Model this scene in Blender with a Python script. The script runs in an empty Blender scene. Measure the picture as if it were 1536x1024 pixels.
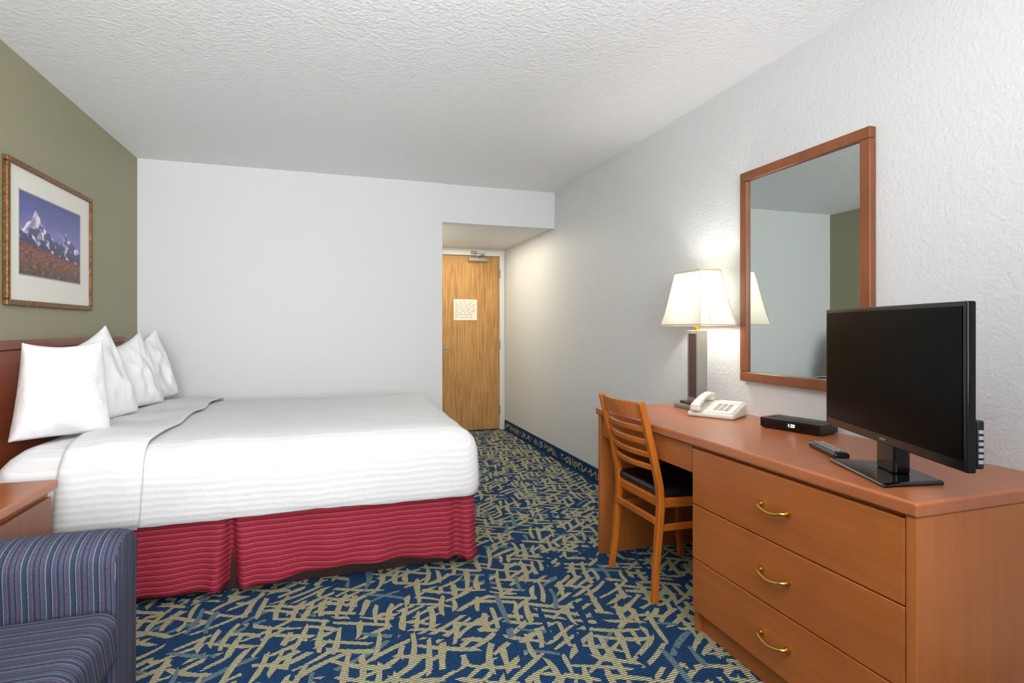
import bpy, bmesh, math, random
from mathutils import Vector, Matrix, noise
random.seed(7)
scene = bpy.context.scene
scene.view_settings.view_transform = 'Standard'

def s2l(c):
    r=[]
    for v in c[:3]:
        v=v/255.0
        r.append(v/12.92 if v<=0.04045 else ((v+0.055)/1.055)**2.4)
    return (r[0],r[1],r[2],1.0)

# ---------------------------------------------------------------- materials
def base_mat(name,col,rough=0.6,metal=0.0,spec=0.5):
    m=bpy.data.materials.new(name); m.use_nodes=True
    b=m.node_tree.nodes['Principled BSDF']
    b.inputs['Base Color'].default_value=s2l(col)
    b.inputs['Roughness'].default_value=rough
    b.inputs['Metallic'].default_value=metal
    b.inputs['Specular IOR Level'].default_value=spec
    return m,m.node_tree.nodes,m.node_tree.links,b

def coords(n,l,scale=(1,1,1)):
    tc=n.new('ShaderNodeTexCoord'); mp=n.new('ShaderNodeMapping')
    mp.inputs['Scale'].default_value=scale
    l.new(tc.outputs['Object'],mp.inputs['Vector'])
    return mp.outputs['Vector']

def noisy(name,col,col2=None,rough=0.6,scale=80,bump=0.1,dist=0.003,metal=0,spec=0.5,nscale=(1,1,1),detail=3,ramp=(0.35,0.65)):
    m,n,l,b=base_mat(name,col,rough,metal,spec)
    v=coords(n,l,nscale)
    t=n.new('ShaderNodeTexNoise'); t.inputs['Scale'].default_value=scale; t.inputs['Detail'].default_value=detail
    l.new(v,t.inputs['Vector'])
    if col2:
        r=n.new('ShaderNodeValToRGB')
        r.color_ramp.elements[0].position=ramp[0]; r.color_ramp.elements[0].color=s2l(col)
        r.color_ramp.elements[1].position=ramp[1]; r.color_ramp.elements[1].color=s2l(col2)
        l.new(t.outputs['Fac'],r.inputs['Fac']); l.new(r.outputs['Color'],b.inputs['Base Color'])
    if bump:
        bp=n.new('ShaderNodeBump'); bp.inputs['Strength'].default_value=bump; bp.inputs['Distance'].default_value=dist
        l.new(t.outputs['Fac'],bp.inputs['Height']); l.new(bp.outputs['Normal'],b.inputs['Normal'])
    return m

def wood(name,c1,c2,axis='y',rough=0.35,spec=0.5,sc=1.0,contrast=(0.3,0.7),along=1.2,big=0.4):
    m,n,l,b=base_mat(name,c1,rough,0,spec)
    k=22*sc
    s={'x':(along,k,k),'y':(k,along,k),'z':(k,k,along)}[axis]
    v=coords(n,l,s)
    t=n.new('ShaderNodeTexNoise'); t.inputs['Scale'].default_value=1.6; t.inputs['Detail'].default_value=6
    t.inputs['Roughness'].default_value=0.6; t.inputs['Distortion'].default_value=0.4
    l.new(v,t.inputs['Vector'])
    v2=coords(n,l,(3,3,3)); t2=n.new('ShaderNodeTexNoise'); t2.inputs['Scale'].default_value=1.5
    l.new(v2,t2.inputs['Vector'])
    mx=n.new('ShaderNodeMix'); mx.data_type='FLOAT'; mx.inputs[0].default_value=big
    l.new(t.outputs['Fac'],mx.inputs[2]); l.new(t2.outputs['Fac'],mx.inputs[3])
    r=n.new('ShaderNodeValToRGB')
    r.color_ramp.elements[0].position=contrast[0]; r.color_ramp.elements[0].color=s2l(c2)
    r.color_ramp.elements[1].position=contrast[1]; r.color_ramp.elements[1].color=s2l(c1)
    l.new(mx.outputs[0],r.inputs['Fac']); l.new(r.outputs['Color'],b.inputs['Base Color'])
    return m

def ramp_stripes(name,vec,period,stops,rough=0.85,bump=0.0):
    m,n,l,b=base_mat(name,stops[0][1],rough,0,0.2)
    tc=n.new('ShaderNodeTexCoord')
    d=n.new('ShaderNodeVectorMath'); d.operation='DOT_PRODUCT'; d.inputs[1].default_value=vec
    l.new(tc.outputs['Object'],d.inputs[0])
    q=n.new('ShaderNodeMath'); q.operation='DIVIDE'; q.inputs[1].default_value=period
    l.new(d.outputs['Value'],q.inputs[0])
    f=n.new('ShaderNodeMath'); f.operation='FRACT'; l.new(q.outputs[0],f.inputs[0])
    r=n.new('ShaderNodeValToRGB'); r.color_ramp.interpolation='CONSTANT'
    cr=r.color_ramp
    cr.elements[0].position=stops[0][0]; cr.elements[0].color=s2l(stops[0][1])
    cr.elements[1].position=stops[1][0]; cr.elements[1].color=s2l(stops[1][1])
    for p,c in stops[2:]:
        e=cr.elements.new(p); e.color=s2l(c)
    l.new(f.outputs[0],r.inputs['Fac'])
    t=n.new('ShaderNodeTexNoise'); t.inputs['Scale'].default_value=350; l.new(tc.outputs['Object'],t.inputs['Vector'])
    mr=n.new('ShaderNodeMapRange'); mr.inputs[1].default_value=0.3; mr.inputs[2].default_value=0.7
    mr.inputs[3].default_value=0.7; mr.inputs[4].default_value=1.25
    l.new(t.outputs['Fac'],mr.inputs[0])
    mu=n.new('ShaderNodeVectorMath'); mu.operation='SCALE'
    l.new(r.outputs['Color'],mu.inputs[0]); l.new(mr.outputs[0],mu.inputs['Scale'])
    l.new(mu.outputs[0],b.inputs['Base Color'])
    if bump:
        bp=n.new('ShaderNodeBump'); bp.inputs['Strength'].default_value=bump; bp.inputs['Distance'].default_value=0.002
        l.new(r.outputs['Color'],bp.inputs['Height']); l.new(bp.outputs['Normal'],b.inputs['Normal'])
    return m

M={}
M['wall']=noisy('wall_paint',(212,213,214),None,0.55,75,0.5,0.006,detail=2)
M['wall_back']=noisy('wall_paint_back',(214,216,217),None,0.7,110,0.1,0.002,detail=2)
M['olive']=noisy('olive_paint',(150,146,118),None,0.6,90,0.3,0.004,detail=2)
M['ceil']=noisy('ceiling_texture',(240,241,242),None,0.85,60,0.6,0.008,detail=4)
M['white_paint']=noisy('trim_paint',(214,211,203),None,0.5,60,0.02)
M['cherry']=wood('cherry_front',(176,102,44),(152,82,32),'y',0.38)
M['cherry_side']=wood('cherry_side',(180,106,50),(156,86,36),'z',0.38)
M['cherry_top']=wood('cherry_top',(178,106,64),(156,86,46),'y',0.28,0.6)
M['dark_red_wood']=wood('headboard_wood',(138,68,34),(108,46,22),'y',0.35)
M['mirror_wood']=wood('mirror_frame_wood',(142,84,50),(114,62,34),'z',0.35)
M['honey']=wood('chair_wood',(196,112,34),(160,80,18),'z',0.3)
M['oak']=wood('oak_door',(196,150,92),(148,104,56),'z',0.5,0.3,4.0,(0.36,0.60),along=2.2,big=0.15)
M['vinyl']=noisy('black_vinyl',(16,16,18),None,0.35,200,0.1,0.001)
M['blackplastic']=noisy('black_plastic',(10,10,12),None,0.3,300,0.02,0.0005)
M['blackgloss']=noisy('black_gloss',(5,5,6),None,0.12,300,0.0)
M['screen']=noisy('tv_screen',(1,1,1),None,0.2,300,0.0,spec=0.08)
M['brass']=noisy('brass',(214,170,86),None,0.25,50,0.0,metal=1.0)
M['steel']=noisy('brushed_steel',(146,143,138),None,0.4,60,0.05,0.001,metal=0.2,nscale=(20,20,1))
M['gold']=noisy('antique_gold',(140,98,48),(88,58,28),0.4,60,0.2,0.002,metal=0.5)
M['mat_board']=noisy('mat_board',(226,224,214),None,0.8,200,0.02)
M['darkwood']=noisy('dark_base',(52,22,16),(38,16,12),0.5,20,0)
M['phone']=noisy('phone_plastic',(214,208,200),None,0.4,100,0.0)
M['phone_key']=noisy('phone_key',(170,166,162),None,0.5,100,0.0)
M['grey']=noisy('grey_button',(150,150,152),None,0.5,100,0)
M['lampinsert']=wood('lamp_insert',(86,60,54),(64,44,42),'z',0.35)
M['pillow']=noisy('pillow_cotton',(232,232,234),None,0.9,9,0.6,0.03,detail=4,spec=0.2)
M['black_text']=base_mat('print_ink',(90,88,84))[0]
M['paper']=noisy('paper_sign',(226,220,208),None,0.7,100,0)

m,n,l,b=base_mat('mirror_glass',(205,212,208),0.0,1.0); M['mirror']=m
def sheet(name,col):
    m,n,l,b=base_mat(name,col,0.85,0,0.25)
    tc=n.new('ShaderNodeTexCoord')
    d=n.new('ShaderNodeVectorMath'); d.operation='DOT_PRODUCT'; d.inputs[1].default_value=(0,1,-1)
    l.new(tc.outputs['Object'],d.inputs[0])
    mu=n.new('ShaderNodeMath'); mu.operation='MULTIPLY'; mu.inputs[1].default_value=2*math.pi/0.028
    l.new(d.outputs['Value'],mu.inputs[0])
    sn=n.new('ShaderNodeMath'); sn.operation='SINE'; l.new(mu.outputs[0],sn.inputs[0])
    r=n.new('ShaderNodeMapRange'); r.inputs[1].default_value=-0.3; r.inputs[2].default_value=0.3
    r.inputs[3].default_value=0.0; r.inputs[4].default_value=1.0
    l.new(sn.outputs[0],r.inputs[0])
    mx=n.new('ShaderNodeMix'); mx.data_type='RGBA'
    mx.inputs[6].default_value=s2l(tuple(c-9 for c in col)); mx.inputs[7].default_value=s2l(col)
    l.new(r.outputs[0],mx.inputs[0]); l.new(mx.outputs[2],b.inputs['Base Color'])
    t=n.new('ShaderNodeTexNoise'); t.inputs['Scale'].default_value=9; t.inputs['Detail'].default_value=4
    l.new(tc.outputs['Object'],t.inputs['Vector'])
    ad=n.new('ShaderNodeMath'); ad.operation='MULTIPLY_ADD'; ad.inputs[1].default_value=0.07
    l.new(r.outputs[0],ad.inputs[0]); l.new(t.outputs['Fac'],ad.inputs[2])
    bp=n.new('ShaderNodeBump'); bp.inputs['Strength'].default_value=0.35; bp.inputs['Distance'].default_value=0.02
    l.new(ad.outputs[0],bp.inputs['Height']); l.new(bp.outputs['Normal'],b.inputs['Normal'])
    return m
M['sheet']=sheet('white_sheet',(224,224,226))
M['skirt']=ramp_stripes('bed_skirt_fabric',(0,0,1),0.0235,[(0,(148,38,56)),(0.42,(112,20,36)),(0.5,(184,82,98)),(0.6,(146,38,56)),(0.72,(182,80,96)),(0.82,(108,18,34))],0.8,0.3)
st=[(0,(68,76,98)),(0.16,(44,50,68)),(0.22,(116,74,92)),(0.255,(66,74,96)),(0.42,(118,130,134)),(0.455,(54,60,80)),(0.62,(42,46,66)),(0.68,(110,124,130)),(0.715,(66,74,96)),(0.86,(116,72,92)),(0.895,(48,54,74))]
M['stripe_x']=ramp_stripes('upholstery_arm',(1,0,0),0.052,st)
M['stripe_y']=ramp_stripes('upholstery_seat',(0,1,0.35),0.052,st)
M['stripe_f']=ramp_stripes('upholstery_front',(0,1,0),0.052,st)
m=bpy.data.materials.new('lamp_shade_fabric'); m.use_nodes=True; n=m.node_tree.nodes; l=m.node_tree.links
for x in list(n): n.remove(x)
o=n.new('ShaderNodeOutputMaterial'); df=n.new('ShaderNodeBsdfDiffuse'); tr=n.new('ShaderNodeBsdfTranslucent')
df.inputs[0].default_value=s2l((232,228,214)); tr.inputs[0].default_value=s2l((232,226,210))
mx=n.new('ShaderNodeMixShader'); mx.inputs[0].default_value=0.13
tc=n.new('ShaderNodeTexCoord'); w=n.new('ShaderNodeTexWave'); w.bands_direction='Y'; w.inputs['Scale'].default_value=30
bp=n.new('ShaderNodeBump'); bp.inputs['Strength'].default_value=0.7; bp.inputs['Distance'].default_value=0.005
l.new(tc.outputs['Object'],w.inputs['Vector']); l.new(w.outputs['Fac'],bp.inputs['Height']); l.new(bp.outputs['Normal'],df.inputs['Normal'])
l.new(df.outputs[0],mx.inputs[1]); l.new(tr.outputs[0],mx.inputs[2]); l.new(mx.outputs[0],o.inputs[0])
M['shade']=m
M['shade_trim']=base_mat('shade_trim',(206,196,170),0.7)[0]
m,n,l,b=base_mat('bulb',(255,250,240)); b.inputs['Emission Color'].default_value=(1,.95,.85,1); b.inputs['Emission Strength'].default_value=6; M['bulb']=m
m,n,l,b=base_mat('led_display',(200,225,255)); b.inputs['Emission Color'].default_value=(.8,.9,1,1); b.inputs['Emission Strength'].default_value=2; M['led']=m
def carpet(name,c1,c2,dark,p=(0.10,0.22,0.5)):
    m,n,l,b=base_mat(name,c1,0.95,0,0.1)
    tc=n.new('ShaderNodeTexCoord')
    w=n.new('ShaderNodeTexWave'); w.bands_direction='Y'; w.inputs['Scale'].default_value=30; w.inputs['Distortion'].default_value=1.2; w.inputs['Detail'].default_value=2; w.inputs['Detail Scale'].default_value=6
    l.new(tc.outputs['Object'],w.inputs['Vector'])
    t=n.new('ShaderNodeTexNoise'); t.inputs['Scale'].default_value=200; t.inputs['Detail'].default_value=2
    l.new(tc.outputs['Object'],t.inputs['Vector'])
    a=n.new('ShaderNodeMath'); a.operation='MULTIPLY'; l.new(w.outputs['Fac'],a.inputs[0]); l.new(t.outputs['Fac'],a.inputs[1])
    r=n.new('ShaderNodeValToRGB'); cr=r.color_ramp
    cr.elements[0].position=p[0]; cr.elements[0].color=s2l(dark)
    cr.elements[1].position=p[1]; cr.elements[1].color=s2l(c1)
    e=cr.elements.new(p[2]); e.color=s2l(c2)
    l.new(a.outputs[0],r.inputs['Fac']); l.new(r.outputs['Color'],b.inputs['Base Color'])
    bp=n.new('ShaderNodeBump'); bp.inputs['Strength'].default_value=0.4; bp.inputs['Distance'].default_value=0.004
    l.new(a.outputs[0],bp.inputs['Height']); l.new(bp.outputs['Normal'],b.inputs['Normal'])
    return m
M['c_navy']=carpet('carpet_navy',(24,52,94),(46,82,118),(14,32,62))
M['c_beige']=carpet('carpet_beige',(168,160,116),(202,194,150),(64,78,88))
M['c_blue']=carpet('carpet_blue',(96,118,126),(128,146,142),(36,62,90))

# ---------------------------------------------------------------- geometry helpers
def link(ob,parent=None):
    scene.collection.objects.link(ob)
    if parent:
        ob.parent=parent
        ob.matrix_parent_inverse=Matrix.Translation(parent.location).inverted()
    return ob
def group(name,loc):
    e=bpy.data.objects.new(name,None); e.location=loc; e.empty_display_size=0.1
    scene.collection.objects.link(e); return e
def mesh(name,verts,faces,mats,parent=None,smooth=False,T=None,midx=None):
    me=bpy.data.meshes.new(name)
    if T is not None: verts=[T@Vector(v) for v in verts]
    me.from_pydata([tuple(v) for v in verts],[],faces)
    if not isinstance(mats,(list,tuple)): mats=[mats]
    for k in mats: me.materials.append(k)
    if midx: me.polygons.foreach_set('material_index',midx)
    bm=bmesh.new(); bm.from_mesh(me); bmesh.ops.recalc_face_normals(bm,faces=bm.faces); bm.to_mesh(me); bm.free()
    if smooth: me.polygons.foreach_set('use_smooth',[True]*len(me.polygons))
    me.update()
    return link(bpy.data.objects.new(name,me),parent)
BF=[(0,3,2,1),(4,5,6,7),(0,1,5,4),(1,2,6,5),(2,3,7,6),(3,0,4,7)]
def bv(x0,x1,y0,y1,z0,z1):
    return [(x0,y0,z0),(x1,y0,z0),(x1,y1,z0),(x0,y1,z0),(x0,y0,z1),(x1,y0,z1),(x1,y1,z1),(x0,y1,z1)]
def bevel(ob,w,seg=3):
    if w>0:
        md=ob.modifiers.new('bevel','BEVEL'); md.width=w; md.segments=seg; md.limit_method='ANGLE'; md.angle_limit=math.radians(35)
        ob.data.polygons.foreach_set('use_smooth',[True]*len(ob.data.polygons))
        wn=ob.modifiers.new('wn','WEIGHTED_NORMAL'); wn.keep_sharp=True
    return ob
def box(name,x0,x1,y0,y1,z0,z1,mat,parent=None,bw=0.0,seg=3,T=None):
    return bevel(mesh(name,bv(x0,x1,y0,y1,z0,z1),BF,mat,parent,T=T),bw,seg)
def boxes(name,lst,mat,parent=None,bw=0,T=None):
    v=[];f=[]
    for b in lst:
        o=len(v); v+=bv(*b); f+=[tuple(i+o for i in q) for q in BF]
    return bevel(mesh(name,v,f,mat,parent,T=T),bw)
def beam(name,pts,w,d,wdir,mat,parent,bw=0.004,widths=None,T=None):
    pts=[Vector(p) for p in pts]; v=[];f=[]
    wd=Vector(wdir).normalized()
    for i,p in enumerate(pts):
        a=pts[max(i-1,0)]; c=pts[min(i+1,len(pts)-1)]
        t=(c-a).normalized(); dd=t.cross(wd).normalized()
        ww=widths[i] if widths else w
        for sx,sy in ((-1,-1),(1,-1),(1,1),(-1,1)):
            v.append(p+wd*(sx*ww/2)+dd*(sy*d/2))
    for i in range(len(pts)-1):
        o=i*4
        for k in range(4): f.append((o+k,o+(k+1)%4,o+4+(k+1)%4,o+4+k))
    f.append((0,1,2,3)); o=(len(pts)-1)*4; f.append((o+3,o+2,o+1,o))
    ob=mesh(name,v,f,mat,parent,T=T)
    return bevel(ob,bw,2)
def tube(name,pts,r,mat,parent,T=None,res=4):
    cu=bpy.data.curves.new(name,'CURVE'); cu.dimensions='3D'; cu.bevel_depth=r; cu.bevel_resolution=res; cu.use_fill_caps=True
    s=cu.splines.new('NURBS'); s.points.add(len(pts)-1)
    for i,p in enumerate(pts):
        p=Vector(p); 
        if T is not None: p=T@p
        s.points[i].co=(p.x,p.y,p.z,1)
    s.use_endpoint_u=True; s.order_u=3
    cu.materials.append(mat)
    return link(bpy.data.objects.new(name,cu),parent)
def cyl(name,c,r,h,axis,mat,parent,seg=24,T=None,r2=None,bw=0):
    r2=r if r2 is None else r2; v=[];f=[]
    for k,(rr,hh) in enumerate(((r,0),(r2,h))):
        for i in range(seg):
            a=2*math.pi*i/seg; p=(rr*math.cos(a),rr*math.sin(a),hh)
            if axis=='x': p=(p[2],p[0],p[1])
            if axis=='y': p=(p[0],p[2],p[1])
            v.append((c[0]+p[0],c[1]+p[1],c[2]+p[2]))
    for i in range(seg): f.append((i,(i+1)%seg,seg+(i+1)%seg,seg+i))
    f.append(tuple(range(seg))); f.append(tuple(range(seg,2*seg)))
    return bevel(mesh(name,v,f,mat,parent,T=T),bw,2)
def text(name,s,size,M4,mat,parent):
    cu=bpy.data.curves.new(name,'FONT'); cu.body=s; cu.size=size; cu.align_x='CENTER'; cu.align_y='CENTER'; cu.extrude=0.0003
    cu.materials.append(mat)
    ob=bpy.data.objects.new(name,cu); scene.collection.objects.link(ob)
    ob.parent=parent; ob.matrix_parent_inverse=Matrix.Translation(parent.location).inverted(); ob.matrix_basis=M4
    return ob

# ---------------------------------------------------------------- room
XL,XR,YB,YD,H,YF=-1.354,1.955,4.70,6.24,2.44,-1.6
XH=0.905; ZS=2.11
def bars(area,tries,z0=.0004,sc=1.22):
    """woven strokes: parallel bars inside each direction family, families cross over each other"""
    G=0.0045
    v=[];f=[];mi=[]
    (a0,a1,b0,b1)=area
    fam=[math.radians(k) for k in (34,-26,80)]
    occ=[set(),set(),set()]
    for i in range(tries):
        a=random.uniform(a0,a1); b=random.uniform(b0,b1)
        nz=noise.noise(Vector((a*5.0,b*5.0,1.3)))+random.uniform(-.09,.09)
        cl=0 if nz>0.11 else 1 if nz<-0.11 else 2
        if random.random()<.07: cl=random.randrange(3)
        if (int(a/G),int(b/G)) in occ[cl]: continue
        ang=fam[cl]+random.uniform(-.10,.10)
        late=i/tries
        L=(random.uniform(.10,.20) if late<.5 else random.uniform(.055,.11))/2*sc
        W=random.uniform(.014,.022)/2*sc
        bend=random.uniform(-.16,.16)*L
        c,s_=math.cos(ang),math.sin(ang)
        ex=abs(L*c)+abs(W*s_)+.014; ey=abs(L*s_)+abs(W*c)+.014
        if a-ex<a0 or a+ex>a1 or b-ey<b0 or b+ey>b1: continue
        cells=set(); ok=True
        nl=max(3,int(2*L/G)+2); nw=max(3,int(2*(W+.006)/G)+2)
        for p in range(nl):
            t=-1+2*p/(nl-1)
            for q in range(nw):
                u=-1+2*q/(nw-1)
                px=t*(L+.004); py=u*(W+.0045)+bend*(1-t*t)
                cc=(int((a+px*c-py*s_)/G),int((b+px*s_+py*c)/G))
                if cc in occ[cl]: ok=False; break
                cells.add(cc)
            if not ok: break
        if not ok: continue
        occ[cl]|=cells
        r_=random.random()
        m_=1 if r_<.82 else 2 if r_<.89 else 0
        sk=random.uniform(-1.3,1.3)*W
        tp0,tp1=random.uniform(.55,1),random.uniform(.55,1)
        o=len(v); K=4; zz=z0+cl*.0003+random.randrange(20)*8e-6
        wob=random.uniform(-.35,.35)
        for k in range(K+1):
            t=-1+2*k/K; ta=(tp0 if k==0 else tp1 if k==K else 1+wob*math.sin(t*2.5))
            for u in (-1,1):
                px=t*L+u*sk*(1 if k in (0,K) else .2); py=u*W*ta+bend*(1-t*t)
                v.append((a+px*c-py*s_, b+px*s_+py*c, zz))
        for k in range(K):
            f.append((o+2*k,o+2*k+2,o+2*k+3,o+2*k+1)); mi.append(m_)
    return v,f,mi
v=bv(XL-.1,XR+.1,YF-.1,YD+.1,-.1,0); f=list(BF); mi=[0]*6
bvv,bf,bm_=bars((XL,XR,0.9,YD),110000)
print('bars',len(bf))
o=len(v); v+=bvv; f+=[tuple(i+o for i in q) for q in bf]; mi+=bm_
me=bpy.data.meshes.new('floor'); me.from_pydata(v,[],f)
for k in ('c_navy','c_beige','c_blue'): me.materials.append(M[k])
me.polygons.foreach_set('material_index',mi); me.update()
link(bpy.data.objects.new('floor',me))

box('ceiling',XL-.1,XR+.1,YF-.1,YD+.1,H,H+.1,M['ceil'])
box('wall_left',XL-.1,XL,YF,YB,0,H,M['olive'])
box('wall_right',XR,XR+.1,YF,YD,0,H,M['wall'])
box('wall_back',XL-.1,XH,YB,YB+.1,0,H,M['wall_back'])
box('wall_entry_side',XH-.1,XH,YB+.1,YD,0,H,M['wall_back'])
box('wall_header',XH,XR,YB+.018,YD,ZS,H,M['wall_back'])
DX0,DX1,DZ=1.045,1.882,2.035
boxes('wall_entry',[(XH-.1,DX0,YD,YD+.1,0,H),(DX1,XR+.1,YD,YD+.1,0,H),(DX0,DX1,YD,YD+.1,DZ,H)],M['wall_back'])
boxes('wall_front',[(XL-.1,-.9,YF-.1,YF,0,H),(1.5,XR+.1,YF-.1,YF,0,H),(-.9,1.5,YF-.1,YF,0,.8),(-.9,1.5,YF-.1,YF,2.2,H)],M['wall_back'])
boxes('window_1',[(-.9,1.5,YF-.08,YF-.03,.8,.85),(-.9,1.5,YF-.08,YF-.03,2.15,2.2),(-.9,-.85,YF-.08,YF-.03,.85,2.15),(1.45,1.5,YF-.08,YF-.03,.85,2.15),(.27,.32,YF-.08,YF-.03,.85,2.15)],M['white_paint'])
def cove(name,p0,p1,nrm):
    hgt=.11; th=.012
    p0=Vector((p0[0],p0[1],0)); p1=Vector((p1[0],p1[1],0)); nv=Vector((nrm[0],nrm[1],0)); d=(p1-p0); L=d.length; d.normalize()
    v=[];f=[];mi=[]
    for z in (0,hgt):
        for q in (p0,p1,p1+nv*th,p0+nv*th): v.append((q.x,q.y,z))
    f+=BF; mi+=[0]*6
    b_,bf_,bm2=bars((0,L,0.0,hgt),int(L*2600),sc=.9)
    o=len(v)
    for a in b_:
        q=p0+d*a[0]+nv*(th+a[2]); v.append((q.x,q.y,a[1]))
    f+=[tuple(i+o for i in q) for q in bf_]; mi+=bm2
    me=bpy.data.meshes.new(name); me.from_pydata(v,[],f)
    for k in ('c_navy','c_beige','c_blue'): me.materials.append(M[k])
    me.polygons.foreach_set('material_index',mi); me.update()
    link(bpy.data.objects.new(name,me))
random.seed(11)
cove('baseboard_right',(XR,YF),(XR,YD-.02),(-1,0))
cove('baseboard_back',(XL,YB),(XH,YB),(0,-1))
cove('baseboard_left',(XL,YF),(XL,YB-.02),(1,0))

# door
g=group('door_1',((DX0+DX1)/2,YD,1.0))
box('slab',DX0+.004,DX1-.004,YD+.005,YD+.05,.008,DZ-.004,M['oak'],g,.002,1)
boxes('frame',[(DX0-.06,DX0,YD-.025,YD,0,DZ+.055),(DX1,DX1+.055,YD-.025,YD,0,DZ+.055),(DX0,DX1,YD-.025,YD,DZ,DZ+.055)],M['white_paint'],g,.004)
boxes('hinges',[(DX1-.012,DX1+.006,YD-.034,YD-.0255,z,z+.1) for z in (.18,.95,1.78)],M['steel'],g,.002)
cyl('rose',(DX0+.07,YD-.012,.96),.03,.017,'y',M['steel'],g)
cyl('lever_neck',(DX0+.07,YD-.05,.96),.01,.04,'y',M['steel'],g)
beam('lever',[(DX0+.06,YD-.05,.96),(DX0+.13,YD-.055,.962),(DX0+.225,YD-.05,.955)],.022,.014,(0,0,1),M['steel'],g)
g=group('door_closer',(1.62,YD-.03,2.0))
box('body',1.50,1.73,YD-.05,YD+.004,1.965,2.01,M['steel'],g,.008)
beam('arm_1',[(1.60,YD-.04,2.02),(1.66,YD-.17,2.035)],.022,.008,(1,.4,0),M['steel'],g,.002)
beam('arm_2',[(1.66,YD-.17,2.045),(1.56,YD-.026,2.06)],.022,.008,(1,-.6,0),M['steel'],g,.002)
cyl('pivot',(1.60,YD-.03,2.0),.014,.03,'z',M['steel'],g)
box('shoe',1.53,1.60,YD-.036,YD-.0255,2.045,2.085,M['steel'],g,.003)
g=group('door_sign',(1.47,YD,1.4))
box('sheet',1.335,1.61,YD,YD+.0045,1.285,1.525,M['paper'],g)
ln=[]
random.seed(3)
for i in range(11):
    z=1.50-i*.0185
    x=1.35
    while x<1.585:
        w=random.uniform(.015,.05); 
        if x+w>1.6: break
        ln.append((x,x+w,YD-.0008,YD+.0002,z-.0035,z)); x+=w+random.uniform(.006,.03)
boxes('print',ln,M['black_text'],g)

# ---------------------------------------------------------------- bed
g=group('bed',(-.3,3.54,.4))
bx0,bx1,by0,by1=-1.30,.722,2.70,4.37
def rrect(x0,x1,y0,y1,r,nseg=8,nx=60,ny=44):
    pts=[]
    def arc(cx,cy,a0):
        for i in range(nseg): 
            a=a0+math.pi/2*i/nseg; pts.append((cx+r*math.cos(a),cy+r*math.sin(a)))
    def lin(p,q,k):
        for i in range(k): t=i/k; pts.append((p[0]+(q[0]-p[0])*t,p[1]+(q[1]-p[1])*t))
    arc(x0+r,y0+r,math.pi); lin((x0+r,y0),(x1-r,y0),nx)
    arc(x1-r,y0+r,-math.pi/2); lin((x1,y0+r),(x1,y1-r),ny)
    arc(x1-r,y1-r,0); lin((x1-r,y1),(x0+r,y1),nx)
    arc(x0+r,y1-r,math.pi/2); lin((x0,y1-r),(x0,y0+r),ny)
    return pts
prof=[(.02,.362),(.004,.356),(0,.36),(-.004,.40),(-.004,.46),(0,.52),(.006,.58),(.02,.625),(.045,.66),(.08,.684),(.12,.694),(.18,.700),(.26,.704),(.36,.707),(.48,.709),(.60,.710),(.72,.710),(.79,.710)]
v=[];f=[];N=None
for k,(d,z) in enumerate(prof):
    r=max(.085-d*.5,.012)
    ring=rrect(bx0+d,bx1-d,by0+d,by1-d,r)
    N=len(ring)
    for (x,y) in ring:
        nz=noise.noise(Vector((x*5,y*5,z*3)))*.008+noise.noise(Vector((x*16,y*9,z*10)))*.004
        if k<8:
            on=-1 if abs(y-by0)<.09 else (1 if abs(y-by1)<.09 else 0)
            v.append((x+(nz if on==0 else 0),y+on*nz*1.3,z+(nz*1.5 if k<4 else nz*.3)))
        else:
            v.append((x,y,z+nz))
for k in range(len(prof)-1):
    for i in range(N):
        f.append((k*N+i,k*N+(i+1)%N,(k+1)*N+(i+1)%N,(k+1)*N+i))
o=(len(prof)-1)*N; f.append(tuple(o+i for i in range(N)))
ob=mesh('mattress_cover',v,f,M['sheet'],g,True)
def band(name,x0f,x1f,off,mat,y0=by0,zlow=.352):
    cs=[(y0-off,zlow),(y0-off-.006,.40),(y0-off-.004,.50),(y0-off+.004,.58),(y0-off+.018,.632),(y0+.042,.668+off),(y0+.08,.692+off),(y0+.14,.703+off),(y0+.25,.710+off)]
    top=[(y0+.25+(by1-y0-.5)*i/16,.711+off) for i in range(1,16)]
    far=[(by1-(a-y0),z) for a,z in reversed(cs)]
    cs=cs+top+far
    v=[];f=[];nx=16
    for j,(y,z) in enumerate(cs):
        t=j/(len(cs)-1)
        for i in range(nx+1):
            s=i/nx; xa=x0f(t); xb=x1f(t)
            x=xa+(xb-xa)*s
            nz=noise.noise(Vector((x*9,y*5,z*6)))*.008+noise.noise(Vector((x*5,y*5,z*3)))*.006
            v.append((x,y-(nz if z<.66 and y<3 else 0),z+(nz if z>.66 else 0)+.004*math.sin(s*math.pi)))
    for j in range(len(cs)-1):
        for i in range(nx):
            a=j*(nx+1)+i; f.append((a,a+1,a+nx+2,a+nx+1))
    ob=mesh(name,v,f,mat,g,True)
    md=ob.modifiers.new('s','SOLIDIFY'); md.thickness=.007; md.offset=0
    return ob
band('folded_sheet',lambda t:-1.075+.06*math.sin(t*9)*.4,lambda t:-.775+.05*min(1,t*3)+.008*math.sin(t*25),.014,M['sheet'])
v=[];f=[]
path=[]
x=-1.27
while x<.65: path.append((x,2.74,0,-1,x)); x+=.0125
for i in range(7):
    a=-math.pi/2+i*math.pi/12; path.append((.667+.035*math.cos(a),2.775+.035*math.sin(a),math.cos(a),math.sin(a),.68+i*.01))
y=2.79
while y<4.33: path.append((.702,y,1,0,y-2)); y+=.0125
nzr=16
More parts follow.
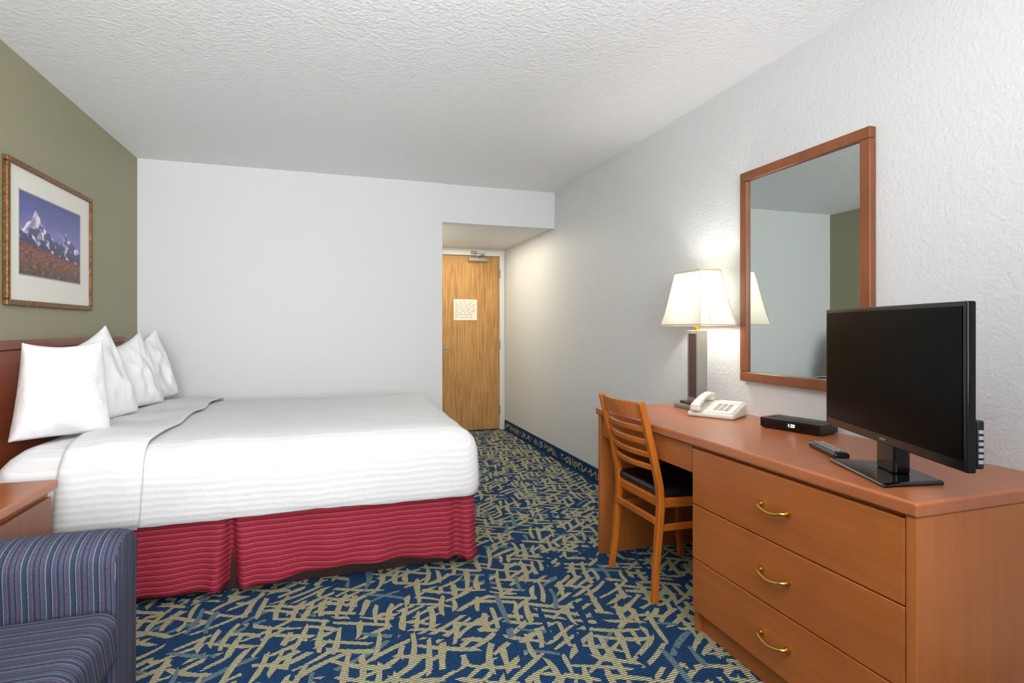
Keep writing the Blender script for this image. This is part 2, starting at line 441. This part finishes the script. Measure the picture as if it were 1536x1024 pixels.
for k in range(nzr+1):
    t=k/nzr; z=.40-(.40-.05)*t
    for (x,y,nx_,ny_,s) in path:
        wv=math.sin(s*13)*.012+math.sin(s*29+1+t)*.009+noise.noise(Vector((s*7,t*2,0)))*.018
        off=-.012+.036*t+t*wv
        for pc,dp in ((-.43,.10),(.60,.035),(-1.15,.05)):
            if ny_==-1:
                dd=x-pc
                off+=-dp*(t**.8+.15)*math.exp(-(dd/(.012+.020*t))**2)+.020*t*math.exp(-((abs(dd)-.06)/.03)**2)
        hem=t*(.010*math.sin(s*5+1)-.012*math.exp(-((s+.30)/.2)**2))
        if ny_==-1 and -.40<x<.66: hem+=t*.03*max(0,math.sin((x+.40)/1.06*math.pi))
        v.append((x+nx_*off,y+ny_*off,z+hem*.8))
P=len(path)
for k in range(nzr):
    for i in range(P-1): f.append((k*P+i,k*P+i+1,(k+1)*P+i+1,(k+1)*P+i))
ob=mesh('bed_skirt',v,f,M['skirt'],g,True)
md=ob.modifiers.new('s','SOLIDIFY'); md.thickness=.004; md.offset=-1
box('box_spring',-1.29,.66,2.84,4.31,.2,.36,M['sheet'],g,.02)
box('base',-1.29,.60,2.80,4.27,0.0,.2,M['darkwood'],g,.005)
g=group('headboard',(-1.32,3.5,.7))
box('panel',-1.35,-1.322,2.64,4.29,.25,1.10,M['dark_red_wood'],g,.003)
box('cap_rail',-1.352,-1.312,2.62,4.31,1.10,1.142,M['dark_red_wood'],g,.008)
boxes('posts',[(-1.351,-1.316,2.62,2.68,0,1.1),(-1.351,-1.316,4.25,4.31,0,1.1)],M['dark_red_wood'],g,.004)

def pillow(bc,phi,h,W,Hh,T_,seed,z0=.708,taper=0.12,sl=0.0):
    a=Vector((math.cos(phi),math.sin(phi),0)); h=Vector(h).normalized()
    a=(a-h*a.dot(h)).normalized(); nn=a.cross(h)
    c=Vector((bc[0],bc[1],z0))+h*(Hh/2)
    K=36; v=[];f=[];idx={}
    for side in (1,-1):
        for i in range(K+1):
            for j in range(K+1):
                u=-1+2*i/K; w=-1+2*j/K
                u=math.sin(u*math.pi/2)*.35+u*.65; w=math.sin(w*math.pi/2)*.35+w*.65
                e=(i in (0,K) or j in (0,K))
                if e and side==-1:
                    idx[(side,i,j)]=idx[(1,i,j)]; continue
                x=u*W/2*(1-.07*(1-w*w))*(1-taper*w); z=w*Hh/2*(1-(.12 if w>0 else .03)*(1-u*u))+sl*u*(w+1)/2
                th=T_/2*(max(0,(1-u*u))*max(0,(1-w*w)))**.42*(1-.25*w)
                nz=noise.noise(Vector((u*2.2+seed,w*2.2,side*3)))*.03*(1-max(abs(u),abs(w))**4)
                ag=math.atan2(w,u); rr=max(abs(u),abs(w))
                fold=(noise.noise(Vector((ag*3.2+seed,rr*.8,side)))*.022*rr*rr)*(0 if e else 1)*(1-rr**8)
                p=c+a*x+h*z+nn*(side*(th+nz*(th/(T_/2))+fold))
                idx[(side,i,j)]=len(v); v.append(p)
    for side in (1,-1):
        for i in range(K):
            for j in range(K):
                f.append((idx[(side,i,j)],idx[(side,i+1,j)],idx[(side,i+1,j+1)],idx[(side,i,j+1)]))
    ob=mesh('pillow',v,f,M['pillow'],None,True)
    sb=ob.modifiers.new('sub','SUBSURF'); sb.levels=1; sb.render_levels=1
    return ob
pillow((-1.135,2.95),math.radians(40),(-.02,.08,.99),.34,.43,.21,1,.712,.12,.008)
pillow((-1.10,3.34),math.radians(66),(-.21,.0,.975),.37,.45,.17,5,.716,.20,.05)
pillow((-1.10,3.81),math.radians(66),(-.19,.04,.975),.37,.42,.17,9,.716,.20,.045)
pillow((-1.085,4.14),math.radians(66),(-.21,-.02,.975),.36,.43,.17,13,.716,.20,.045)

# ---------------------------------------------------------------- nightstand
g=group('nightstand',(-1.17,2.3,.3))
box('body',-1.335,-1.02,2.06,2.53,.06,.585,M['cherry_side'],g,.002)
box('top',-1.34,-.995,2.04,2.555,.585,.62,M['cherry_top'],g,.008)
box('drawer_1',-1.02,-1.002,2.075,2.515,.41,.565,M['mirror_wood'],g,.003)
box('drawer_2',-1.02,-1.002,2.075,2.515,.09,.395,M['mirror_wood'],g,.003)
box('plinth',-1.32,-1.04,2.08,2.51,0,.06,M['darkwood'],g)
for z in (.49,.3): tube('pull',[(-1.002,2.15,z),(-.98,2.15,z),(-.975,2.2,z-.008),(-.98,2.25,z),(-1.002,2.25,z)],.004,M['brass'],g)

# ---------------------------------------------------------------- armchair
g=group('armchair',(-.95,1.45,.4))
def arm(nm,y0,y1):
    w=(y1-y0); cy=(y0+y1)/2; r=w/2
    prof=[(y0,.08),(y0,.3),(y0-.004,.48),(y0-.010,.55)]
    for i in range(0,11):
        a=math.pi-math.pi*i/10; prof.append((cy+(r+.010)*math.cos(a),.572+.058*math.sin(a)))
    prof+=[(y1+.010,.55),(y1+.004,.48),(y1,.3),(y1,.08)]
    xs=[(-1.33,1),(-1.0,1),(-.7,1),(-.62,1),(-.585,.985),(-.565,.95),(-.553,.9),(-.55,.82)]
    v=[];f=[];n_=len(prof);mi=[]
    for x,s in xs:
        for (y,z) in prof:
            yy=cy+(y-cy)*(s*.25+.75) ; zz=z if z<.31 else .3+(z-.3)*(1-(1-s)*.35)
            v.append((x,yy,zz))
    for k in range(len(xs)-1):
        for i in range(n_-1): f.append((k*n_+i,k*n_+i+1,(k+1)*n_+i+1,(k+1)*n_+i)); mi.append(1 if k>=6 else 0)
        f.append((k*n_+n_-1,k*n_,(k+1)*n_,(k+1)*n_+n_-1)); mi.append(0)
    f.append(tuple(range(n_))); f.append(tuple((len(xs)-1)*n_+i for i in range(n_))); mi+=[1,1]
    ob=mesh(nm,v,f,[M['stripe_x'],M['stripe_f']],g,True,midx=mi)
    md=ob.modifiers.new('b','BEVEL'); md.width=.006; md.segments=2; md.limit_method='ANGLE'; md.angle_limit=math.radians(50)
arm('arm_left',1.745,1.905); arm('arm_right',.95,1.11)
box('seat_base',-1.32,-.57,1.11,1.745,.08,.30,M['stripe_y'],g,.02)
box('seat_cushion',-1.12,-.535,1.115,1.742,.30,.455,M['stripe_y'],g,.045,6)
box('back',-1.335,-1.12,1.11,1.745,.30,.88,M['stripe_y'],g,.06,6)
boxes('feet',[(x,x+.05,y,y+.05,0,.08) for x in (-1.3,-.64) for y in (.98,1.82)],M['darkwood'],g,.004)

# ---------------------------------------------------------------- picture
g=group('framed_picture',(XL+.01,3.4,1.62))
py0,py1,pz0,pz1=2.95,3.85,1.298,1.952; fw=.026
boxes('frame',[(XL,XL+.022,py0,py1,pz0,pz0+fw),(XL,XL+.022,py0,py1,pz1-fw,pz1),(XL,XL+.022,py0,py0+fw,pz0+fw,pz1-fw),(XL,XL+.022,py1-fw,py1,pz0+fw,pz1-fw)],M['gold'],g,.005)
box('mat_board',XL,XL+.010,py0+.02,py1-.02,pz0+.02,pz1-.02,M['mat_board'],g)
iy0,iy1,iz0,iz1=3.065,3.70,1.445,1.825
bw_=.006
boxes('inner_bevel',[(XL+.01,XL+.0115,iy0-bw_,iy1+bw_,iz0-bw_,iz0),(XL+.01,XL+.0115,iy0-bw_,iy1+bw_,iz1,iz1+bw_),(XL+.01,XL+.0115,iy0-bw_,iy0,iz0,iz1),(XL+.01,XL+.0115,iy1,iy1+bw_,iz0,iz1)],M['phone_key'],g)
def lerp(a,b,t): t=max(0,min(1,t)); return tuple(a[i]+(b[i]-a[i])*t for i in range(3))
def fr(x,y,s=0): return noise.fractal(Vector((x,y,s)),1.0,2.0,5)
PK=[(0,.52),(.08,.58),(.14,.66),(.19,.72),(.215,.82),(.25,.84),(.29,.80),(.31,.68),(.36,.66),(.42,.60),(.50,.53),(.60,.50),(.66,.54),(.70,.62),(.73,.66),(.77,.60),(.82,.58),(.88,.52),(1,.46)]
def peak(u):
    for i in range(len(PK)-1):
        if PK[i][0]<=u<=PK[i+1][0]:
            t=(u-PK[i][0])/(PK[i+1][0]-PK[i][0]); return PK[i][1]+(PK[i+1][1]-PK[i][1])*t
    return .5
def piccol(u,v_):
    pk=peak(u)+.03*fr(u*14,0,4)
    hill=.34+.03*fr(u*2.5,3,2)-.14*(u-.5)
    if v_<hill:
        t=v_/hill
        c=lerp((70,46,34),(138,70,48),t*1.3)
        nn=fr(u*16,v_*40,7)
        if t>.75: c=lerp(c,(104,54,56),(t-.75)*3)
        c=lerp(c,(186,120,62),max(0,nn)*1.0*(1-t*.75)); c=lerp(c,(40,40,30),max(0,-nn)*1.4)
        return c
    if v_<pk:
        c=lerp((48,46,88),(92,86,138),(v_-hill)/.3)
        sn=fr(u*12+v_*8,v_*7-u*6,1)
        snow=(v_-.50)*4+sn*2.2+ (0.2 if pk>.7 else 0.0)
        lit=fr(u*14-v_*8,v_*5,9)
        if snow>.15: c=lerp(c,lerp((240,224,228),(140,132,186),.5-lit*2.0),(snow-.15)*3.5)
        return c
    c=lerp((134,134,190),(66,70,140),(v_-.35)/.65)
    cl=fr(u*2.5,v_*8,12)
    return lerp(c,(170,164,206),max(0,cl)*.5*(1-abs(v_-.55)*2))
NU,NV=220,140
v=[];f=[];cols=[]
for j in range(NV+1):
    for i in range(NU+1):
        u=i/NU; w=j/NV
        v.append((XL+.0105,iy0+(iy1-iy0)*u,iz0+(iz1-iz0)*w)); cols.append(s2l(piccol(u,w)))
for j in range(NV):
    for i in range(NU):
        a=j*(NU+1)+i; f.append((a,a+1,a+NU+2,a+NU+1))
m,n,l,b=base_mat('mountain_print',(120,120,160),0.35)
at=n.new('ShaderNodeAttribute'); at.attribute_name='Col'; l.new(at.outputs['Color'],b.inputs['Base Color'])
me=bpy.data.meshes.new('mountain_print'); me.from_pydata(v,[],f); me.materials.append(m)
ca=me.color_attributes.new('Col','FLOAT_COLOR','POINT')
ca.data.foreach_set('color',[c for q in cols for c in q]); me.update()
link(bpy.data.objects.new('mountain_print',me),g)

# ---------------------------------------------------------------- desk
DT=.775; fx=1.343
g=group('dresser_desk',(1.65,1.8,.4))
XW=XR-.014
box('top',fx,XR-.002,.962,2.672,DT-.038,DT,M['cherry_top'],g,.008,4)
box('end_panel_near',fx+.008,XW,.968,.997,0,DT-.038,M['cherry_side'],g,.004)
box('end_panel_far',fx+.012,XW,2.632,2.664,0,DT-.038,M['cherry_side'],g,.004)
box('middle_panel',fx+.03,XW,1.838,1.862,0,DT-.038,M['cherry_side'],g,.002)
box('carcass_back',XW-.02,XW,.997,1.838,.05,DT-.038,M['cherry_side'],g)
box('carcass_rail',fx+.03,XW-.02,.997,1.838,.715,DT-.038,M['cherry'],g)
box('carcass_bottom',fx+.03,XW-.02,.997,1.838,.09,.11,M['cherry_side'],g)
box('toe_kick',fx+.05,fx+.07,.997,1.838,0,.09,M['cherry'],g)
zs=[(.509,.725),(.298,.505),(.094,.294)]
for i,(a,b_) in enumerate(zs):
    box('drawer_%d'%(i+1),fx+.008,fx+.03,.999,1.846,a,b_,M['cherry'],g,.003)
    zc=(a+b_)/2; yc=1.42
    h=.055
    tube('handle_%d'%(i+1),[(fx+.008,yc-h,zc+.004),(fx-.012,yc-h,zc+.004),(fx-.02,yc-h*.7,zc-.002),(fx-.022,yc,zc-.010),(fx-.02,yc+h*.7,zc-.002),(fx-.012,yc+h,zc+.004),(fx+.008,yc+h,zc+.004)],.0058,M['brass'],g)
    for s in (-1,1): cyl('boss',(fx-.002,yc+s*h,zc+.004),.0095,.01,'x',M['brass'],g)
box('pencil_drawer',fx+.022,fx+.042,1.866,2.628,.622,.732,M['cherry'],g,.003)
box('desk_back',XW-.02,XW,1.862,2.632,.35,DT-.038,M['cherry_side'],g)

# ---------------------------------------------------------------- chair
g=group('desk_chair',(1.52,2.3,.45))
W=M['honey']
def bx(z):
    if z<.45: return 1.335+.04*(z/.45)
    return 1.375-.1*((z-.45)/.42)**1.15
YA,YBk=2.465,2.10
for nm,yy,sg in (('back_post_far',YA,1),('back_post_near',YBk,-1)):
    zz=[0,.15,.3,.42,.5,.6,.7,.8,.875]
    beam(nm,[(bx(z),yy+sg*(.012 if z<.1 else 0),z) for z in zz],.032,.03,(0,1,0),W,g,.006,widths=[.024,.028,.034,.036,.034,.032,.030,.028,.026])
def slat(nm,z,hh):
    pts=[];n_=9
    for i in range(n_):
        t=i/(n_-1); y=YBk+.012+(YA-YBk-.024)*t
        pts.append((bx(z)-.028*math.sin(math.pi*t)+.002,y,z))
    beam(nm,pts,hh,.013,(-.2,0,1),W,g,.004)
slat('top_rail',.835,.075)
for i,z in enumerate((.752,.695,.638,.581)): slat('slat_%d'%(i+1),z,.026)
FX=1.735
for nm,yy in (('front_leg_far',2.485),('front_leg_near',2.085)):
    beam(nm,[(FX+.012,yy,0),(FX,yy,.2),(FX,yy,.44)],.034,.034,(0,1,0),W,g,.006,widths=[.026,.032,.036])
def seat_outline(off):
    x0,x1,ya0,ya1,yb0,yb1=1.365-off*.2,1.775+off,2.095-off,2.47+off,2.05-off,2.52+off
    return [(x0,ya0),(x1-.05,yb0),(x1-.012,yb0+.02),(x1,yb0+.07),(x1+.008,(yb0+yb1)/2),(x1,yb1-.07),(x1-.012,yb1-.02),(x1-.05,yb1),(x0,ya1)]
def prism(nm,out,z0,z1,mat,bw,seg=3):
    n_=len(out); v=[(x,y,z0) for x,y in out]+[(x,y,z1) for x,y in out]
    f=[(i,(i+1)%n_,n_+(i+1)%n_,n_+i) for i in range(n_)]+[tuple(range(n_)),tuple(range(n_,2*n_))]
    return bevel(mesh(nm,v,f,mat,g),bw,seg)
prism('seat_frame',seat_outline(-.004),.405,.45,W,.008)
prism('seat_cushion',seat_outline(0.0),.45,.492,M['vinyl'],.02,5)
def stretcher(nm,a,b_): 
    beam(nm,[a,((a[0]+b_[0])/2,(a[1]+b_[1])/2,(a[2]+b_[2])/2),b_],.03,.016,(0,0,1),W,g,.004)
stretcher('side_stretcher_near',(bx(.3),2.10,.32),(FX,2.087,.32))
stretcher('side_stretcher_far',(bx(.3),2.465,.32),(FX,2.483,.32))
stretcher('back_stretcher',(bx(.2),2.11,.35),(bx(.2),2.455,.35))
stretcher('front_stretcher',(FX,2.09,.345),(FX,2.48,.345))

# ---------------------------------------------------------------- mirror
g=group('wall_mirror',(1.94,1.9,1.45))
my0,my1,mz0,mz1=1.553,2.25,.938,1.96; mw=.045
boxes('frame',[(1.922,XR,my0,my1,mz0,mz0+mw),(1.922,XR,my0,my1,mz1-mw,mz1),(1.922,XR,my0,my0+mw,mz0+mw,mz1-mw),(1.922,XR,my1-mw,my1,mz0+mw,mz1-mw)],M['mirror_wood'],g,.005)
box('glass',1.937,XR,my0+mw-.004,my1-mw+.004,mz0+mw-.004,mz1-mw+.004,M['mirror'],g)

# ---------------------------------------------------------------- lamp
lx,ly=1.83,2.46
g=group('table_lamp',(lx,ly,1.0))
box('foot',lx-.075,lx+.075,ly-.10,ly+.10,DT,DT+.022,M['steel'],g,.004)
box('foot_step',lx-.055,lx+.055,ly-.075,ly+.075,DT+.022,DT+.036,M['lampinsert'],g,.003)
box('column',lx-.030,lx+.030,ly-.045,ly+.045,DT+.036,1.185,M['steel'],g,.003)
boxes('column_inlay',[(lx-.0315,lx-.029,ly-.030,ly+.030,DT+.06,1.168)],M['lampinsert'],g)
cyl('socket',(lx,ly,1.185),.014,.05,'z',M['brass'],g)
def soct(hx,hy,c):
    return [(-hx+c,-hy),(hx-c,-hy),(hx,-hy+c),(hx,hy-c),(hx-c,hy),(-hx+c,hy),(-hx,hy-c),(-hx,-hy+c)]
def ringsub(o,k=6):
    r=[]
    for i in range(len(o)):
        a=o[i]; b_=o[(i+1)%len(o)]
        for j in range(k): r.append((a[0]+(b_[0]-a[0])*j/k,a[1]+(b_[1]-a[1])*j/k))
    return r
v=[];f=[]; NZ=10
for k in range(NZ+1):
    t=k/NZ; q=t**.85
    o_=ringsub(soct(.108-(.044)*q,.205-(.076)*q,.034-.011*q))
    for x,y in o_: v.append((lx+x,ly+y,1.212+.278*t))
n_=len(o_)
for k in range(NZ):
    for i in range(n_): f.append((k*n_+i,k*n_+(i+1)%n_,(k+1)*n_+(i+1)%n_,(k+1)*n_+i))
ob=mesh('shade',v,f,M['shade'],g)
for i in range(8):
    a=soct(.109,.206,.034)[i]; b2=soct(.064,.1295,.023)[i]; pts=[]
    for k in range(6):
        t=k/5; q=t**.85; pts.append((lx+a[0]+(b2[0]-a[0])*q,ly+a[1]+(b2[1]-a[1])*q,1.212+.278*t))
    tube('shade_rib',pts,.0016,M['shade_trim'],g,res=2)
for nm,hx,hy,c,z in (('shade_trim_bottom',.110,.207,.034,1.212),('shade_trim_top',.065,.130,.023,1.49)):
    o_=soct(hx,hy,c); o2=soct(hx-.003,hy-.003,c); v=[];f=[]
    for zz in (z-.004,z+.006):
        v+=[(lx+x,ly+y,zz) for x,y in o_]+[(lx+x,ly+y,zz) for x,y in o2]
    for i in range(8):
        j=(i+1)%8
        f+=[(i,j,16+j,16+i),(8+i,8+j,24+j,24+i),(16+i,16+j,24+j,24+i),(i,j,8+j,8+i)]
    mesh(nm,v,f,M['shade_trim'],g)
tube('harp',[(lx,ly-.012,1.2),(lx,ly-.05,1.28),(lx,ly-.05,1.42),(lx,ly,1.485),(lx,ly+.05,1.42),(lx,ly+.05,1.28),(lx,ly+.012,1.2)],.002,M['brass'],g)
boxes('spider',[(lx-.062,lx+.062,ly-.002,ly+.002,1.484,1.488),(lx-.002,lx+.002,ly-.124,ly+.124,1.484,1.488)],M['brass'],g)
cyl('finial',(lx,ly,1.488),.006,.02,'z',M['brass'],g,r2=.003)
bpy.ops.mesh.primitive_uv_sphere_add(segments=20,ring_count=12,radius=.028,location=(0,0,0))
bo=bpy.context.object; bo.name='bulb'; bo.data.materials.append(M['bulb'])
for c in list(bo.users_collection): c.objects.unlink(bo)
link(bo,g); bo.location=(lx,ly,1.26)

# ---------------------------------------------------------------- phone
T=Matrix.Translation((1.765,2.215,DT))@Matrix.Rotation(math.atan2(-.866,.5),4,'Z')
g=group('telephone',(1.765,2.215,DT))
def wedge(nm,x0,x1,y0,y1,zf0,zf1,zb0,zb1,mat,bw=.006):
    v=[(x0,y0,zf0),(x1,y0,zf0),(x1,y1,zb0),(x0,y1,zb0),(x0,y0,zf1),(x1,y0,zf1),(x1,y1,zb1),(x0,y1,zb1)]
    return bevel(mesh(nm,v,BF,mat,g,T=T),bw,3)
wedge('body',-.115,.105,-.09,.09,0,.022,0,.066,M['phone'],.010)
wedge('face_plate',-.02,.095,-.08,.08,.018,.029,.057,.069,M['phone'],.003)
for r in range(4):
    for c in range(3):
        y0=-.055+r*.022; x0=-.002+c*.026; s=(y0+.09)/.18; z=.0245+.044*s
        wedge('key',x0,x0+.018,y0,y0+.013,z,z+.007,z+.003,z+.010,M['phone_key'],.002)
wedge('label',.0,.085,.045,.07,.0605,.0625,.066,.068,M['paper'],.0)
beam('handset',[(-.072,-.10,.045),(-.072,-.06,.066),(-.072,0,.086),(-.072,.06,.095),(-.072,.10,.088)],.045,.022,(1,0,0),M['phone'],g,.009,widths=[.05,.042,.036,.042,.05],T=T)
beam('earpiece',[(-.072,-.085,.024),(-.072,-.08,.05)],.05,.045,(1,0,0),M['phone'],g,.010,T=T)
beam('mouthpiece',[(-.072,.078,.06),(-.072,.082,.088)],.05,.045,(1,0,0),M['phone'],g,.010,T=T)
tube('cord',[(1.86,2.10,DT+.02),(1.90,2.05,DT+.012),(1.91,1.99,DT+.003),(1.93,1.95,DT+.003)],.0022,M['phone'],g)

# ---------------------------------------------------------------- cable box
T=Matrix.Translation((1.742,1.915,DT))@Matrix.Rotation(math.atan2(-.97,.24),4,'Z')
g=group('cable_box',(1.8,1.8,DT+.02))
box('case',0,.26,.0,.125,.004,.045,M['blackplastic'],g,.004,T=T)
box('front_glass',.003,.257,-.002,.004,.010,.040,M['blackgloss'],g,.001,1,T=T)
boxes('feet',[(x,x+.02,y,y+.02,0,.004) for x in (.01,.23) for y in (.01,.095)],M['blackplastic'],g,T=T)
boxes('vents',[(.02+i*.014,.027+i*.014,.03,.11,.0445,.0465) for i in range(16)],M['blackgloss'],g,T=T)
text('clock','1:20',.018,T@Matrix.Translation((.14,-.0025,.025))@Matrix.Rotation(math.pi/2,4,'X'),M['led'],g)

# ---------------------------------------------------------------- tv
T=Matrix.Translation((1.524,1.19,0))@Matrix.Rotation(math.atan2(-.921,-.39),4,'Z')
g=group('television',(1.524,1.19,1.0))
box('housing',-.345,.330,0,.022,.862,1.262,M['blackgloss'],g,.004,T=T)
box('screen',-.332,.317,-.0015,.004,.888,1.250,M['screen'],g,T=T)
box('rear_housing',-.24,.24,.02,.065,.885,1.14,M['blackplastic'],g,.015,T=T)
box('side_panel',.27,.329,.022,.040,.872,.985,M['blackplastic'],g,.004,T=T)
boxes('side_buttons',[(.328,.331,.026,.036,.885+i*.014,.893+i*.014) for i in range(6)],M['grey'],g,T=T)
box('neck',-.045,.045,.004,.05,.785,.90,M['blackgloss'],g,.008,T=T)
v=[(-.145,-.085,0),(.155,-.085,0),(.11,.10,0),(-.11,.10,0)]
vv=[(x,y,DT) for x,y,_ in v]+[(x*.97,y*.97,DT+.012) for x,y,_ in v]
bevel(mesh('stand_base',vv,BF,M['blackgloss'],g,T=T),.006,3)
text('logo','SMART',.010,T@Matrix.Translation((0,-.0016,.875))@Matrix.Rotation(math.pi/2,4,'X'),M['grey'],g)

# ---------------------------------------------------------------- remote
T=Matrix.Translation((1.605,1.45,DT))@Matrix.Rotation(math.atan2(-.91,-.41),4,'Z')
g=group('remote_control',(1.605,1.45,DT+.01))
box('shell',-.10,.10,-.025,.025,0,.02,M['blackplastic'],g,.008,4,T=T)
bl=[]
for i in range(11):
    for j in range(3):
        x=-.08+i*.0145; y=-.016+j*.0125
        bl.append((x,x+.008,y,y+.007,.0195,.0235))
boxes('buttons',bl,M['grey'],g,.001,T=T)

# ---------------------------------------------------------------- lights
def area(name,loc,rot,sx,sy,e,col,spread=180):
    d=bpy.data.lights.new(name,'AREA'); d.shape='RECTANGLE'; d.size=sx; d.size_y=sy; d.energy=e; d.color=col; d.spread=math.radians(spread)
    o=bpy.data.objects.new(name,d); o.location=loc; o.rotation_euler=rot; scene.collection.objects.link(o); return o
area('window_daylight',(.1,YF+.02,1.5),(math.radians(90),0,math.radians(14)),2.3,1.35,43,(1.0,.997,.99),95)
area('overhead_fill',(-.15,.9,2.42),(0,0,0),1.4,1.6,12,(1,.98,.95))  # added fill light under the ceiling for even brightness, no real fixture
area('upward_fill',(.1,-.5,1.6),(math.radians(138),0,math.radians(4)),1.4,.6,84,(.985,.992,1.0),150)  # added fill aimed up and forward to brighten ceiling and back wall, no real lamp
area('entry_light',(1.32,5.40,2.10),(0,0,0),.75,1.2,15,(1,.92,.72))
d=bpy.data.lights.new('lamp_bulb_light','POINT'); d.energy=9.5; d.color=(1,.985,.95); d.shadow_soft_size=.04
o=bpy.data.objects.new('lamp_bulb_light',d); o.location=(lx,ly,1.37); scene.collection.objects.link(o)
w=bpy.data.worlds.new('World'); scene.world=w; w.use_nodes=True
w.node_tree.nodes['Background'].inputs[0].default_value=(.75,.85,1,1); w.node_tree.nodes['Background'].inputs[1].default_value=1.0

# ---------------------------------------------------------------- camera
cam=bpy.data.cameras.new('camera'); cam.sensor_width=36; cam.lens=828/1536*36; cam.shift_y=-21/1536; cam.clip_start=.05
co=bpy.data.objects.new('camera',cam); co.location=(0,0,1.2); co.rotation_euler=(math.radians(90),0,math.radians(-18.1))
scene.collection.objects.link(co); scene.camera=co
